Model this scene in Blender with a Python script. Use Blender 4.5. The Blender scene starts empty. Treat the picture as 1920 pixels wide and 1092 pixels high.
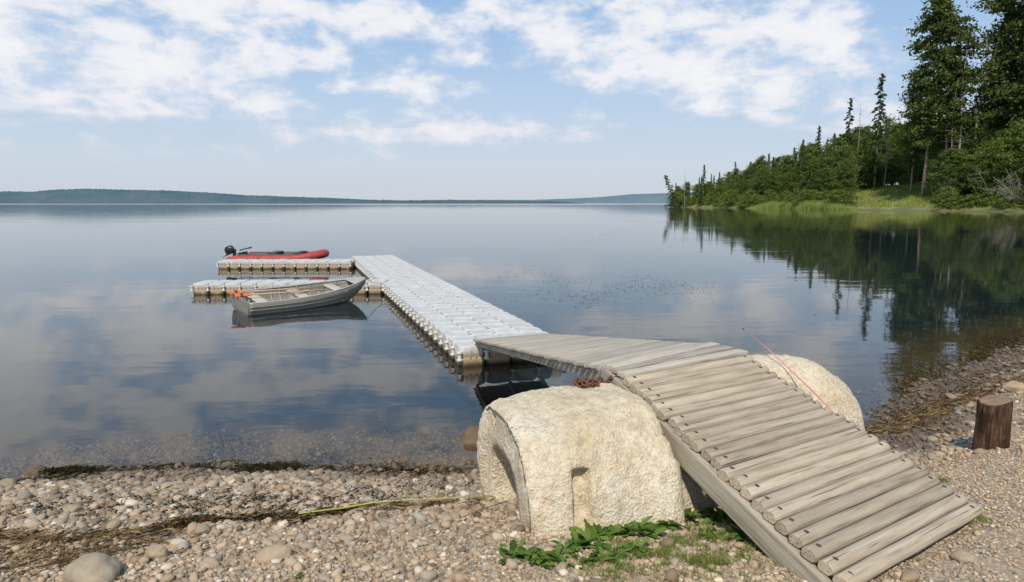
import bpy, bmesh, math, random
import numpy as np
from mathutils import Vector, Matrix, noise, bvhtree
R=random.Random(7); NR=np.random.default_rng(5)
S=bpy.context.scene; C=S.collection
F=1251.0; HC=2.6; HZ=381.0; TH=math.atan((546-HZ)/F)
cT,sT=math.cos(TH),math.sin(TH)
def ray(px,py):
    x=(px-960)/F; yd=(py-546)/F
    return (x, cT-yd*sT, -sT-yd*cT)
def P(px,py,z):
    d=ray(px,py); t=(z-HC)/d[2]; return Vector((d[0]*t,d[1]*t,z))
def W(px,py,y):
    d=ray(px,py); t=y/d[1]; return Vector((d[0]*t,y,HC+d[2]*t))
def proj(x,y,z):
    fw=y*cT-(z-HC)*sT; up=y*sT+(z-HC)*cT
    fw=np.maximum(fw,.01)
    return 960+F*x/fw, 546-F*up/fw
# ------------------------------------------------------------------ terrain height
SH=[(-7000,-3500),(-400,-300),(-60,-8),(-20,3.2),(-8,5.6),(-4.8,6.0),(-3.7,6.25),(-1.9,6.3),(-.3,6.3),(1.5,6.4),(3,6.7),(4.05,7.3),(5.4,8.8),(7.1,10.2),(9.4,12.0),(14,15),(30,24),(70,58),(160,140),(158,170),(150,185),(137,220),(125,260),(115,330),(102,420),(112,450),(160,500),(500,700),(7000,1500),(7000,-7000),(-7000,-7000)]
SHA=np.array(SH,float)
def sdist(x,y):
    x=np.asarray(x,float); y=np.asarray(y,float)
    d=np.full(x.shape,1e9); ins=np.zeros(x.shape,bool)
    for i in range(len(SHA)):
        a=SHA[i]; b=SHA[(i+1)%len(SHA)]; e=b-a
        t=np.clip(((x-a[0])*e[0]+(y-a[1])*e[1])/(e@e),0,1)
        d=np.minimum(d,np.hypot(x-a[0]-t*e[0],y-a[1]-t*e[1]))
        if a[1]!=b[1]:
            c=((a[1]>y)!=(b[1]>y))&(x<(b[0]-a[0])*(y-a[1])/(b[1]-a[1])+a[0]); ins^=c
    return np.where(ins,d,-d)
def sn(x,y,k):
    return (np.sin(x*1.7*k+1.3)*np.cos(y*2.1*k+.4)+np.sin((x*.9+y*1.3)*k*1.9+2)+.6*np.sin((x*3.1-y*2.3)*k+.7))/2.6
def HT(x,y):
    x=np.asarray(x,float); y=np.asarray(y,float)
    d=sdist(x,y)
    near=np.clip((60-y)/30,0,1)
    d=d+near*.16*sn(x,y,1.3)+near*.05*sn(x,y,5)+(1-near)*2.5*sn(x,y,.07)
    z=np.where(d>0,1.05*np.tanh(.3*np.maximum(d,0)),-3*np.tanh(.06*np.maximum(-d,0)))
    z=z+near*np.where(d>-.5,1,0)*.015*sn(x,y,4)
    z=z+(1-near)*np.where(d>0,np.clip((d-1)/30,0,1)**.9*9.0,0)
    return z
def H(x,y): return float(HT(np.array([x]),np.array([y]))[0])
def G(px,py,t0=2.,t1=40.):
    d=ray(px,py); t=np.linspace(t0,t1,6000)
    h=HT(d[0]*t,d[1]*t); z=HC+d[2]*t
    k=int(np.argmax(z<h)); 
    return Vector((d[0]*t[k],d[1]*t[k],float(h[k])))
# ------------------------------------------------------------------ node helpers
class NB:
    def __init__(s,nt): s.nt=nt
    def n(s,t,**k):
        q=s.nt.nodes.new(t)
        for a,b in k.items(): setattr(q,a,b)
        return q
    def l(s,a,b): s.nt.links.new(a,b)
    def m(s,op,a,b=0.,c=None,clamp=False):
        q=s.n('ShaderNodeMath',operation=op); q.use_clamp=clamp
        for i,v in enumerate((a,b,c)):
            if v is None: continue
            if hasattr(v,'is_linked'): s.l(v,q.inputs[i])
            else: q.inputs[i].default_value=v
        return q.outputs[0]
    def vm(s,op,a,b):
        q=s.n('ShaderNodeVectorMath',operation=op)
        for i,v in enumerate((a,b)):
            if hasattr(v,'is_linked'): s.l(v,q.inputs[i])
            else: q.inputs[i].default_value=v
        return q.outputs['Value'] if op in('LENGTH','DOT_PRODUCT') else q.outputs[0]
    def mix(s,f,a,b,mode='MIX'):
        q=s.n('ShaderNodeMix',data_type='RGBA',blend_type=mode)
        for i,v in ((0,f),(6,a),(7,b)):
            if hasattr(v,'is_linked'): s.l(v,q.inputs[i])
            else: q.inputs[i].default_value=(v if i==0 else (*v,1) if len(v)==3 else v)
        return q.outputs[2]
    def ramp(s,f,stops,interp='LINEAR'):
        q=s.n('ShaderNodeValToRGB'); r=q.color_ramp; r.interpolation=interp
        while len(r.elements)<len(stops): r.elements.new(.5)
        for e,(p,c) in zip(r.elements,stops):
            e.position=p; e.color=(*c,1) if not isinstance(c,(int,float)) else (c,c,c,1)
        s.l(f,q.inputs[0]); return q.outputs[0]
    def noise(s,vec,scale,detail=4,rough=.55,dist=0):
        q=s.n('ShaderNodeTexNoise'); q.inputs['Scale'].default_value=scale; q.inputs['Detail'].default_value=detail
        q.inputs['Roughness'].default_value=rough; q.inputs['Distortion'].default_value=dist
        if vec is not None: s.l(vec,q.inputs['Vector'])
        return q.outputs['Fac']
    def mr(s,v,a,b,c=0.,d=1.,smooth=True):
        q=s.n('ShaderNodeMapRange'); q.interpolation_type='SMOOTHSTEP' if smooth else 'LINEAR'
        s.l(v,q.inputs[0])
        for i,x in enumerate((a,b,c,d)): q.inputs[i+1].default_value=x
        return q.outputs[0]
    def mapv(s,vec,scale,loc=None): return s.vm('MULTIPLY',vec,scale)
    def bump(s,h,st,dist=.01,nrm=None):
        q=s.n('ShaderNodeBump'); q.inputs['Strength'].default_value=st; q.inputs['Distance'].default_value=dist
        s.l(h,q.inputs['Height'])
        if nrm is not None: s.l(nrm,q.inputs['Normal'])
        return q.outputs[0]
def material(name,fn):
    m=bpy.data.materials.new(name); m.use_nodes=True; nt=m.node_tree; nt.nodes.clear(); b=NB(nt)
    out=b.n('ShaderNodeOutputMaterial'); b.l(fn(b),out.inputs[0]); return m
def prin(b,col,rough=.7,metal=0.,normal=None,spec=.4):
    q=b.n('ShaderNodeBsdfPrincipled')
    for k,v in (('Base Color',col),('Roughness',rough),('Metallic',metal),('Specular IOR Level',spec)):
        if hasattr(v,'is_linked'): b.l(v,q.inputs[k])
        else: q.inputs[k].default_value=(*v,1) if k=='Base Color' else v
    if normal is not None: b.l(normal,q.inputs['Normal'])
    return q.outputs[0]
def tc(b,k='Object'): return b.n('ShaderNodeTexCoord').outputs[k]
def pos(b): return b.n('ShaderNodeNewGeometry').outputs['Position']
def isl(b): return b.n('ShaderNodeNewGeometry').outputs['Random Per Island']
def zof(b,v):
    q=b.n('ShaderNodeSeparateXYZ'); b.l(v,q.inputs[0]); return q.outputs
def plain(name,col,rough=.6,metal=0.,var=.25,scale=8,bump=.1):
    def f(b):
        o=tc(b); n=b.noise(o,scale,4,.6)
        c=b.mix(n,tuple(x*(1-var) for x in col),tuple(min(1,x*(1+var)) for x in col))
        return prin(b,c,rough,metal,b.bump(n,bump,.01))
    return material(name,f)
STONE=[(0,(.13,.095,.062)),(.15,(.31,.23,.15)),(.33,(.44,.345,.235)),(.48,(.23,.19,.145)),(.62,(.50,.40,.285)),(.78,(.37,.265,.175)),(.9,(.31,.28,.235)),(1,(.68,.59,.46))]
def wet(b,c,p):
    z=zof(b,p)[2]; n=b.noise(p,2.2,4,.6)
    zz=b.m('ADD',z,b.m('MULTIPLY',b.m('SUBTRACT',n,.5),.5))
    w=b.mr(zz,.14,.42,1.,0.)
    c=b.mix(w,c,b.mix(1.,c,(.38,.33,.27),'MULTIPLY'))
    u=b.mr(z,-.05,.03,1.,0.); c=b.mix(u,c,b.mix(1.,c,(.85,.76,.58),'MULTIPLY'))
    c=b.mix(b.mr(z,-.85,-.05,1.,0.),c,(.014,.026,.030))  # light absorbed by deeper water, painted into the bed and stone colour
    return c,w
def m_ground(b):
    p=pos(b); xyz=zof(b,p)
    v=b.n('ShaderNodeTexVoronoi'); v.inputs['Scale'].default_value=46; b.l(p,v.inputs['Vector'])
    rnd=zof(b,v.outputs['Color'])[0]
    c=b.ramp(rnd,[(a,tuple(x*1.05 for x in q)) for a,q in STONE])
    edge=b.mr(v.outputs['Distance'],.35,.7)
    c=b.mix(b.m('MULTIPLY',edge,.6),c,(.16,.12,.08))
    dirt=b.mr(b.noise(p,1.1,4),.45,.62); c=b.mix(b.m('MULTIPLY',dirt,.35),c,(.44,.34,.23))
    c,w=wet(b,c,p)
    far=b.mr(xyz[1],40,60)
    land=b.mr(xyz[2],.0,.9)
    gr=b.mix(b.mr(b.noise(p,.12,5),.35,.65),(.10,.13,.036),(.25,.275,.085))
    gr=b.mix(land,(.14,.13,.07),gr)
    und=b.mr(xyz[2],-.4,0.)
    gr=b.mix(und,(.014,.026,.030),gr)  # depth absorption painted as a dark colour on the far lakebed
    c=b.mix(far,c,gr)
    h=b.m('SUBTRACT',1.,v.outputs['Distance'])
    return prin(b,c,b.mr(w,0,1,.85,.5),0,b.bump(h,.7,.012))
def m_pebble(b):
    p=pos(b); r=isl(b); c=b.ramp(r,STONE)
    n=b.noise(p,60,3,.6); c=b.mix(b.m('MULTIPLY',n,.45),c,b.mix(1.,c,(.62,.58,.54),'MULTIPLY'))
    q=zof(b,p); inl=b.mr(q[2],.55,.9,0,.5); rgt=b.mr(q[0],1.6,3.,0,.6); c=b.mix(b.m('MAXIMUM',inl,b.m('MULTIPLY',rgt,b.mr(q[2],.25,.55))),c,b.mix(1.,c,(1.45,1.38,1.27),'MULTIPLY'))
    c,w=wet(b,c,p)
    return prin(b,c,b.mr(w,0,1,.8,.4),0,b.bump(n,.25,.004))
def m_stone(b):
    p=pos(b); o=tc(b); rr=b.n('ShaderNodeObjectInfo').outputs['Random']
    c=b.ramp(rr,[(0,(.34,.27,.19)),(.5,(.42,.33,.23)),(1,(.30,.26,.20))])
    n=b.noise(o,14,6,.65); c=b.mix(n,b.mix(1.,c,(.55,.52,.49),'MULTIPLY'),b.mix(1.,c,(1.4,1.35,1.28),'MULTIPLY'))
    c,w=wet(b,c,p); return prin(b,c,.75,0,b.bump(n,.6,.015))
def m_concrete(b):
    o=tc(b); p=pos(b)
    n1=b.noise(o,2.2,5,.6); n2=b.noise(o,22,6,.72); n3=b.noise(o,90,4,.65)
    c=b.ramp(n1,[(.3,(.70,.57,.38)),(.48,(.82,.71,.53)),(.7,(.88,.81,.67))])
    c=b.mix(b.mr(n2,.30,.62),b.mix(1.,c,(.72,.67,.60),'MULTIPLY'),c)
    v=b.n('ShaderNodeTexVoronoi'); v.inputs['Scale'].default_value=52; b.l(o,v.inputs['Vector'])
    agg=b.mr(v.outputs['Distance'],.12,.30,1,0); c=b.mix(b.m('MULTIPLY',agg,b.mr(zof(b,v.outputs['Color'])[1],.6,.9,0,.6)),c,(.36,.30,.22))
    pit=b.mr(n3,.35,.43,1,0); c=b.mix(b.m('MULTIPLY',pit,.5),c,(.33,.27,.19))
    rust=b.mr(b.noise(o,3.7,4,.6,.6),.56,.72); c=b.mix(b.m('MULTIPLY',rust,.3),c,(.70,.49,.27))
    up_=zof(b,b.n('ShaderNodeNewGeometry').outputs['Normal'])[2]
    lich=b.m('MULTIPLY',b.mr(b.noise(o,5.5,6,.7),.54,.66),b.mr(up_,.5,1.)); c=b.mix(b.m('MULTIPLY',lich,.25),c,(.50,.47,.41))
    h=b.m('ADD',b.m('MULTIPLY',n2,1.1),b.m('MULTIPLY',n3,.5)); h=b.m('SUBTRACT',h,b.m('MULTIPLY',v.outputs['Distance'],.4))
    return prin(b,c,.95,0,b.bump(h,.9,.024),.15)
def wood(name,dark,mid,light,sc=1.,crk=.7):
    def f(b):
        o=tc(b); rr=b.n('ShaderNodeObjectInfo').outputs['Random']
        off=b.n('ShaderNodeCombineXYZ'); b.l(b.m('MULTIPLY',rr,37.),off.inputs[0]); b.l(b.m('MULTIPLY',rr,11.),off.inputs[1])
        v=b.vm('ADD',o,off.outputs[0])
        n=b.noise(b.mapv(v,(2.2*sc,55*sc,55*sc)),1,5,.6,.3)
        big=b.noise(b.mapv(v,(2.5,9,9)),1,4,.6)
        c=b.ramp(n,[(.25,dark),(.42,mid),(.72,light)])
        c=b.mix(b.m('MULTIPLY',b.mr(big,.4,.7),.5),c,b.mix(1.,c,(.68,.63,.57),'MULTIPLY'))
        cr=b.noise(b.mapv(v,(1.3*sc,70*sc,70*sc)),1,2,.5,.2); k=b.mr(cr,.28,.34,1,0)
        c=b.mix(b.m('MULTIPLY',k,crk),c,(.07,.05,.035))
        tint=b.mr(rr,0,1,.80,1.12,False); q=b.n('ShaderNodeCombineXYZ')
        for i in range(3): b.l(tint,q.inputs[i])
        c=b.mix(1.,c,q.outputs[0],'MULTIPLY')
        h=b.m('SUBTRACT',n,b.m('MULTIPLY',k,.8))
        return prin(b,c,.88,0,b.bump(h,.6,.007),.2)
    return material(name,f)
def m_float(b):
    p=pos(b); z=zof(b,p)[2]; n=b.noise(p,5,4,.65); n2=b.noise(p,40,2)
    rr=b.n('ShaderNodeObjectInfo').outputs['Random']
    c=b.mix(b.mr(n,.3,.7),(.46,.455,.44),(.60,.60,.585))
    c=b.mix(b.m('MULTIPLY',rr,.4),c,(.42,.41,.385))
    c=b.mix(b.m('MULTIPLY',b.mr(n2,.6,.7),.35),c,(.30,.26,.20))
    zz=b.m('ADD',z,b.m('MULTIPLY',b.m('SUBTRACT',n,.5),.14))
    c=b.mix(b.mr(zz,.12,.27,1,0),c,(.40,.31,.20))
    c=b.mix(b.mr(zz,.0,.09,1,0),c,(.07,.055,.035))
    return prin(b,c,.6,0,b.bump(n2,.15,.004),.25)
def foliage(name,dark,light,tr=.3):
    def f(b):
        o=tc(b); rr=b.n('ShaderNodeObjectInfo').outputs['Random']; r=isl(b)
        n=b.noise(o,9,2); fac=b.m('ADD',b.m('MULTIPLY',r,.45),b.m('MULTIPLY',n,.55))
        c=b.mix(b.mr(fac,.28,.72),dark,light)
        c=b.mix(b.m('MULTIPLY',rr,.45),c,b.mix(1.,c,(1.6,1.4,.9),'MULTIPLY'))
        d=b.n('ShaderNodeBsdfDiffuse'); b.l(c,d.inputs[0])
        t=b.n('ShaderNodeBsdfTranslucent'); b.l(b.mix(1.,c,(1.2,1.4,.6),'MULTIPLY'),t.inputs[0])
        m=b.n('ShaderNodeMixShader'); m.inputs[0].default_value=tr; b.l(d.outputs[0],m.inputs[1]); b.l(t.outputs[0],m.inputs[2])
        return m.outputs[0]
    return material(name,f)
def m_water(b):
    p=pos(b); y=zof(b,p)[1]
    n1=b.noise(b.mapv(p,(1.,2.2,1.)),1.1,3,.55); n2=b.noise(b.mapv(p,(.25,.9,1)),1,2,.5)
    h=b.m('ADD',b.m('MULTIPLY',n1,.45),b.m('MULTIPLY',n2,1.1))
    patch=b.mr(b.noise(b.mapv(p,(.05,.12,1)),1,2),.42,.62,.3,1.)
    bp=b.n('ShaderNodeBump'); bp.inputs['Distance'].default_value=.009; b.l(h,bp.inputs['Height']); b.l(patch,bp.inputs['Strength'])
    fr=b.n('ShaderNodeFresnel'); fr.inputs[0].default_value=1.37; b.l(bp.outputs[0],fr.inputs['Normal'])
    tr=b.n('ShaderNodeBsdfTransparent'); tr.inputs[0].default_value=(.86,.90,.88,1)
    gl=b.n('ShaderNodeBsdfGlossy'); gl.inputs['Color'].default_value=(.98,.97,.96,1); b.l(bp.outputs[0],gl.inputs['Normal'])
    b.l(b.m('ADD',b.mr(y,25,90,.014,.035),b.mr(y,700,1700,0.,.10)),gl.inputs['Roughness'])
    m=b.n('ShaderNodeMixShader'); b.l(fr.outputs[0],m.inputs[0]); b.l(tr.outputs[0],m.inputs[1]); b.l(gl.outputs[0],m.inputs[2])
    return m.outputs[0]
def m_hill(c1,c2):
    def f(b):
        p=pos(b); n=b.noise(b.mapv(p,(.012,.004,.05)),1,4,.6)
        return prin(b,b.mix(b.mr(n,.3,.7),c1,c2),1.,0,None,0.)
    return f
def m_alu(b):
    o=tc(b); n=b.noise(b.mapv(o,(3,9,9)),1,5,.6); n2=b.noise(o,4,5,.65)
    c=b.mix(n,(.16,.15,.125),(.30,.285,.25)); z=zof(b,o)[2]
    c=b.mix(b.m('MULTIPLY',b.mr(n2,.5,.65),.45),c,(.17,.135,.09))
    c=b.mix(b.m('MULTIPLY',b.mr(z,.0,.14,1,0),.6),c,(.08,.065,.045))
    return prin(b,c,b.mr(n,0,1,.5,.7),.1,b.bump(n,.2,.01))
def m_stump(b):
    o=tc(b); n=b.noise(b.mapv(o,(34,34,4)),1,6,.7,.5); big=b.noise(o,6,5,.6)
    c=b.ramp(n,[(.3,(.016,.008,.005)),(.5,(.085,.045,.027)),(.72,(.27,.155,.09))])
    c=b.mix(b.m('MULTIPLY',b.mr(big,.45,.6),.75),c,(.030,.016,.010))
    return prin(b,c,.8,0,b.bump(n,1.,.03),.25)
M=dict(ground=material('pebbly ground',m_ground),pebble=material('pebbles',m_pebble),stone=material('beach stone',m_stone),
 concrete=material('rough concrete',m_concrete),log=wood('weathered log',(.20,.155,.11),(.41,.34,.25),(.55,.465,.355)),
 board=wood('grey board',(.22,.185,.15),(.42,.365,.295),(.56,.51,.43)),beam=wood('stringer wood',(.22,.19,.14),(.38,.335,.25),(.49,.45,.36),1,.4),
 float=material('float plastic',m_float),pin=plain('pin plastic',(.66,.65,.62),.5),
 water=material('lake water',m_water),alu=material('aluminium',m_alu),alu2=plain('light aluminium',(.40,.385,.35),.5,.1),
 seat=plain('bench aluminium',(.52,.48,.40),.6,.1),red=plain('red rubber',(.36,.05,.04),.6,0,.45,3),grey=plain('dark grey rubber',(.06,.06,.06),.6),
 black=plain('black plastic',(.015,.016,.02),.35),orange=plain('orange paint',(.62,.15,.05),.5),varn=plain('varnished wood',(.50,.35,.21),.4),
 rust=plain('rusty steel',(.16,.07,.045),.8,.2,.5,40,.5),rustd=plain('old bolt',(.10,.06,.04),.8,.1),pink=plain('pink rod',(.66,.24,.29),.5),
 stump=material('dark stump wood',m_stump),cut=wood('stump cut top',(.10,.065,.045),(.22,.15,.10),(.30,.21,.14)),
 spruce=foliage('spruce needles',(.032,.056,.026),(.092,.130,.052)),decid=foliage('broad leaves',(.058,.095,.028),(.165,.215,.068)),
 bigleaf=foliage('old tree needles',(.038,.060,.024),(.125,.158,.055)),bush=foliage('bush leaves',(.085,.12,.033),(.22,.265,.085)),
 reed=foliage('reeds green',(.17,.22,.07),(.31,.37,.12)),weed=foliage('weed leaves',(.05,.10,.022),(.15,.235,.055)),grass=foliage('short grass',(.11,.15,.04),(.24,.27,.09)),
 bankgrass=foliage('bank grass',(.15,.18,.06),(.31,.34,.12)),
 litter=foliage('dry litter',(.08,.052,.03),(.30,.22,.13),.1),stalk=plain('green stalk',(.38,.39,.10),.6),dark=foliage('dark weed',(.02,.017,.010),(.07,.06,.028),.1),
 speck=foliage('floating weed',(.06,.07,.035),(.13,.13,.07),.1),
 bark=plain('bark',(.25,.195,.155),.9,0,.4,30,.3),barkd=plain('dead bark',(.30,.26,.225),.9,0,.3,30),
 hill=material('distant wooded hill',m_hill((.072,.115,.140),(.092,.138,.162))),hill2=material('far wooded hill',m_hill((.125,.175,.21),(.145,.195,.23))),  # aerial haze is painted into these bluish hill colours
 rope=plain('rope',(.45,.42,.35),.8))
# ------------------------------------------------------------------ mesh helpers
class MB:
    def __init__(s): s.v=[]; s.f=[]
    def add(s,v,f,Mx=None):
        k=len(s.v); s.v+=[tuple(Mx@Vector(p)) if Mx is not None else tuple(p) for p in v]; s.f+=[tuple(i+k for i in q) for q in f]; return s
    def box(s,c,d,Mx=None,bev=0.):
        x,y,z=[q/2 for q in d]
        if bev>0:
            bm=bmesh.new(); bmesh.ops.create_cube(bm,size=1)
            for v in bm.verts: v.co=Vector((v.co.x*d[0],v.co.y*d[1],v.co.z*d[2]))
            bmesh.ops.bevel(bm,geom=bm.edges[:],offset=bev,segments=2,affect='EDGES',profile=.6)
            bm.verts.index_update(); vs=[(v.co+Vector(c)) for v in bm.verts]; fs=[[v.index for v in f.verts] for f in bm.faces]; bm.free()
            return s.add(vs,fs,Mx)
        vs=[(c[0]+a*x,c[1]+b*y,c[2]+e*z) for a in(-1,1) for b in(-1,1) for e in(-1,1)]
        return s.add(vs,[(0,1,3,2),(4,6,7,5),(0,4,5,1),(2,3,7,6),(0,2,6,4),(1,5,7,3)],Mx)
    def tube(s,pts,r,n=8,cap=True,Mx=None,closed=False):
        pts=[Vector(p) for p in pts]; m=len(pts); rs=r if isinstance(r,(list,tuple)) else [r]*m
        v=[];f=[]; prev=None
        for i,p in enumerate(pts):
            if closed: t=pts[(i+1)%m]-pts[i-1]
            else: t=pts[min(i+1,m-1)]-pts[max(i-1,0)]
            t=t.normalized() if t.length>1e-9 else Vector((0,0,1))
            if prev is None:
                a=Vector((0,0,1)) if abs(t.z)<.9 else Vector((1,0,0)); u=t.cross(a).normalized()
            else: u=(prev-t*prev.dot(t)).normalized()
            prev=u; w=t.cross(u)
            for k in range(n):
                an=2*math.pi*k/n; v.append(p+(u*math.cos(an)+w*math.sin(an))*rs[i])
        for i in range(m if closed else m-1):
            j=(i+1)%m
            for k in range(n): f.append((i*n+k,i*n+(k+1)%n,j*n+(k+1)%n,j*n+k))
        if cap and not closed: f.append(tuple(range(n))[::-1]); f.append(tuple((m-1)*n+k for k in range(n)))
        return s.add(v,f,Mx)
    def loft(s,rings,cap=True,Mx=None):
        n=len(rings[0]); v=[p for r in rings for p in r]; f=[]
        for i in range(len(rings)-1):
            for k in range(n): f.append((i*n+k,i*n+(k+1)%n,(i+1)*n+(k+1)%n,(i+1)*n+k))
        if cap: f.append(tuple(range(n))[::-1]); f.append(tuple((len(rings)-1)*n+k for k in range(n)))
        return s.add(v,f,Mx)
    def mesh(s,name,mat,smooth=False):
        me=bpy.data.meshes.new(name); me.from_pydata([tuple(p) for p in s.v],[],s.f)
        bm=bmesh.new(); bm.from_mesh(me); bmesh.ops.recalc_face_normals(bm,faces=bm.faces[:]); bm.to_mesh(me); bm.free()
        if smooth is True: me.polygons.foreach_set('use_smooth',[True]*len(me.polygons))
        elif smooth:
            me.polygons.foreach_set('use_smooth',[True]*len(me.polygons))
            try: me.set_sharp_from_angle(angle=math.radians(smooth))
            except Exception: pass
        me.materials.append(M[mat]); return me
    def build(s,name,mat,parent=None,world=False,smooth=False,Mx=None,origin=None):
        if origin is not None: o3=Vector(origin); s.v=[tuple(Vector(p)-o3) for p in s.v]
        o=bpy.data.objects.new(name,s.mesh(name,mat,smooth)); return put(o,parent,world,Mx,origin)
def put(o,parent=None,world=False,Mx=None,origin=None):
    C.objects.link(o)
    if origin is not None: o.location=origin
    if parent is not None:
        o.parent=parent
        if Mx is not None: o.matrix_basis=(full(parent).inverted()@Mx) if world else Mx
        elif world: o.matrix_basis=full(parent).inverted()
    elif Mx is not None: o.matrix_basis=Mx
    return o
def full(o): return (full(o.parent)@o.matrix_basis) if o.parent else o.matrix_basis.copy()
def bulk(name,V,Fa,mat,smooth=True,link=True):
    me=bpy.data.meshes.new(name); V=np.ascontiguousarray(V,dtype=np.float32); Fa=np.ascontiguousarray(Fa,dtype=np.int32)
    m,k=Fa.shape; me.vertices.add(len(V)); me.vertices.foreach_set('co',V.ravel())
    me.loops.add(m*k); me.loops.foreach_set('vertex_index',Fa.ravel())
    me.polygons.add(m); me.polygons.foreach_set('loop_start',np.arange(0,m*k,k,dtype=np.int32))
    me.polygons.foreach_set('use_smooth',np.full(m,smooth)); me.update(calc_edges=True); me.validate()
    me.materials.append(M[mat])
    if not link: return me
    o=bpy.data.objects.new(name,me); C.objects.link(o); return o
def tag(o,label,cat,group=None):
    o['label']=label; o['category']=cat
    if group: o['group']=group
    return o
def kind(o,k,label=None,cat=None):
    o['kind']=k
    if label: o['label']=label
    if cat: o['category']=cat
    return o
def thing(name,label,cat,loc=(0,0,0),rz=0.,group=None,scale=None):
    o=bpy.data.objects.new(name,None); o.empty_display_size=.2
    Mx=Matrix.Translation(Vector(loc))@Matrix.Rotation(rz,4,'Z')
    if scale: Mx=Mx@Matrix.Scale(scale,4)
    C.objects.link(o); o.matrix_basis=Mx; return tag(o,label,cat,group)
def frame(p0,p1,up=(0,0,1)):
    x=(p1-p0).normalized(); u=Vector(up); y=u.cross(x).normalized(); z=x.cross(y)
    m=Matrix((x,y,z)).transposed().to_4x4(); m.translation=(p0+p1)/2; return m
# ------------------------------------------------------------------ ground, water
def grow(a,b,s0,g,mx=1e9):
    r=[a]; s=s0; sg=1 if b>a else -1
    while abs(r[-1]-a)<abs(b-a): s=min(s*g,mx if abs(r[-1])<520 else 1e9); r.append(r[-1]+sg*s)
    return r[1:]
xs=sorted(grow(-5.5,-7000,.06,1.16))+list(np.arange(-5.5,10,.06))+grow(10,7000,.06,1.13,5)
ys=sorted(grow(1.5,-7000,.06,1.25))+list(np.arange(1.5,13,.06))+grow(13,8000,.06,1.12,5)
X,Y=np.meshgrid(np.array(xs),np.array(ys)); Z=HT(X.ravel(),Y.ravel())
V=np.stack([X.ravel(),Y.ravel(),Z],1); nx,ny=len(xs),len(ys)
i=np.arange(nx-1)[None,:]+np.arange(ny-1)[:,None]*nx; i=i.ravel()
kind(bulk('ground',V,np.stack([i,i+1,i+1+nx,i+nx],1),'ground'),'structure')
w=MB(); w.add([(-7000,-3000,0),(7000,-3000,0),(7000,8000,0),(-7000,8000,0)],[(0,1,2,3)])
kind(w.build('water','water'),'structure')
# ------------------------------------------------------------------ hills
def hill(name,pts,D,mat,label):
    pxs=np.array([p[0] for p in pts],float); pys=np.array([p[1] for p in pts],float)
    x0=(pts[0][0]-960)/F*D; x1=(pts[-1][0]-960)/F*D; n=int((x1-x0)/4); xx=np.linspace(x0,x1,n)
    top=np.interp(960+F*xx/D,pxs,pys); hz=(HZ-top)/F*D+HC
    rows=9; v=[];
    for r in range(rows):
        t=r/(rows-1); hh=hz*(math.sin(t*math.pi/2)**.8)*(.92+.08*t)
        jit=NR.uniform(-1,1,n)*(1.3 if r>0 else 0)+ (NR.random(n)>.93)*NR.uniform(0,2.6,n)*(r>0)
        zz=np.where(hz>1,hh+jit*np.clip(hz/12,0,1),-1)
        if r==0: zz=np.full(n,-.5)
        v.append(np.stack([xx*(1+t*.06),D+t*D*.06+sn(xx,xx*0,.01)*30,zz],1))
    V=np.concatenate(v); i=(np.arange(n-1)[None,:]+np.arange(rows-1)[:,None]*n).ravel()
    o=bulk(name,V,np.stack([i,i+1,i+1+n,i+n],1),mat,True); kind(o,'structure'); o['label']=label
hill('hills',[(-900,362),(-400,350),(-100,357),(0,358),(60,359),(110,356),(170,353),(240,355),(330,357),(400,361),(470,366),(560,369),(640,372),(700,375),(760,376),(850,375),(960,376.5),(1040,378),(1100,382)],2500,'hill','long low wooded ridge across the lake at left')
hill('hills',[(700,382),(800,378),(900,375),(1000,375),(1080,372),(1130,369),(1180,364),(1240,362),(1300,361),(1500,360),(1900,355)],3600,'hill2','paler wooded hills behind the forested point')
# ------------------------------------------------------------------ floating dock
PT=.45
O=P(862,689,0); J=P(718,551,0); v=(J-O).normalized(); nrm=Vector((v.y,-v.x,0))
dock=thing('floating_dock','long pale grey modular floating dock with two side fingers reaching into the lake','dock',(O.x,O.y,0))
def octo(s,z,h=.219,c=.07):
    k=[(h,h-c),(h-c,h),(-h+c,h),(-h,h-c),(-h,-h+c),(-h+c,-h),(h-c,-h),(h,-h+c)]
    return [(a*s,b*s,z) for a,b in k]
fm=MB(); rings=[octo(.94,-.12),octo(.98,0),octo(1,.12),octo(.955,.135),octo(.955,.165),octo(1,.18),octo(1,.285),octo(.965,.318),octo(.90,.33),octo(.86,.322),octo(.3,.324)]
fm.loft(rings)
for sx,sy in((1,0),(-1,0),(0,1),(0,-1)):
    for q in(-.05,.05):
        c=(sx*.219+ (q if sx==0 else 0), sy*.219+(q if sy==0 else 0),.21); fm.box(c,(.03 if sx else .02,.03 if sy else .02,.13))
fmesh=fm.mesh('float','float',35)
pm=MB(); pm.tube([(0,0,.10),(0,0,.225)],.03,8); pm.tube([(0,0,.225),(0,0,.25)],.052,10); pm.tube([(0,0,.11),(0,0,.13)],.05,10)
pmesh=pm.mesh('connector_pin','pin',40)
pt2=MB(); pt2.tube([(0,0,.27),(0,0,.318)],.055,10); pm2=pt2.mesh('connector_pin','pin',40)
floats=[];pins=[]
rows=43; ang=math.atan2(v.y,v.x)-math.pi/2
for r_ in range(rows):
    for c_ in range(4):
        floats.append((O+v*(r_+.5)*PT+nrm*(c_+.5)*PT,ang))
for r_ in range(rows+1):
    for c_ in range(5):
        p=O+v*r_*PT+nrm*c_*PT; e=c_ in(0,4) or r_ in (0,rows); pins.append((p,ang,pmesh if e else pm2))
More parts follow.
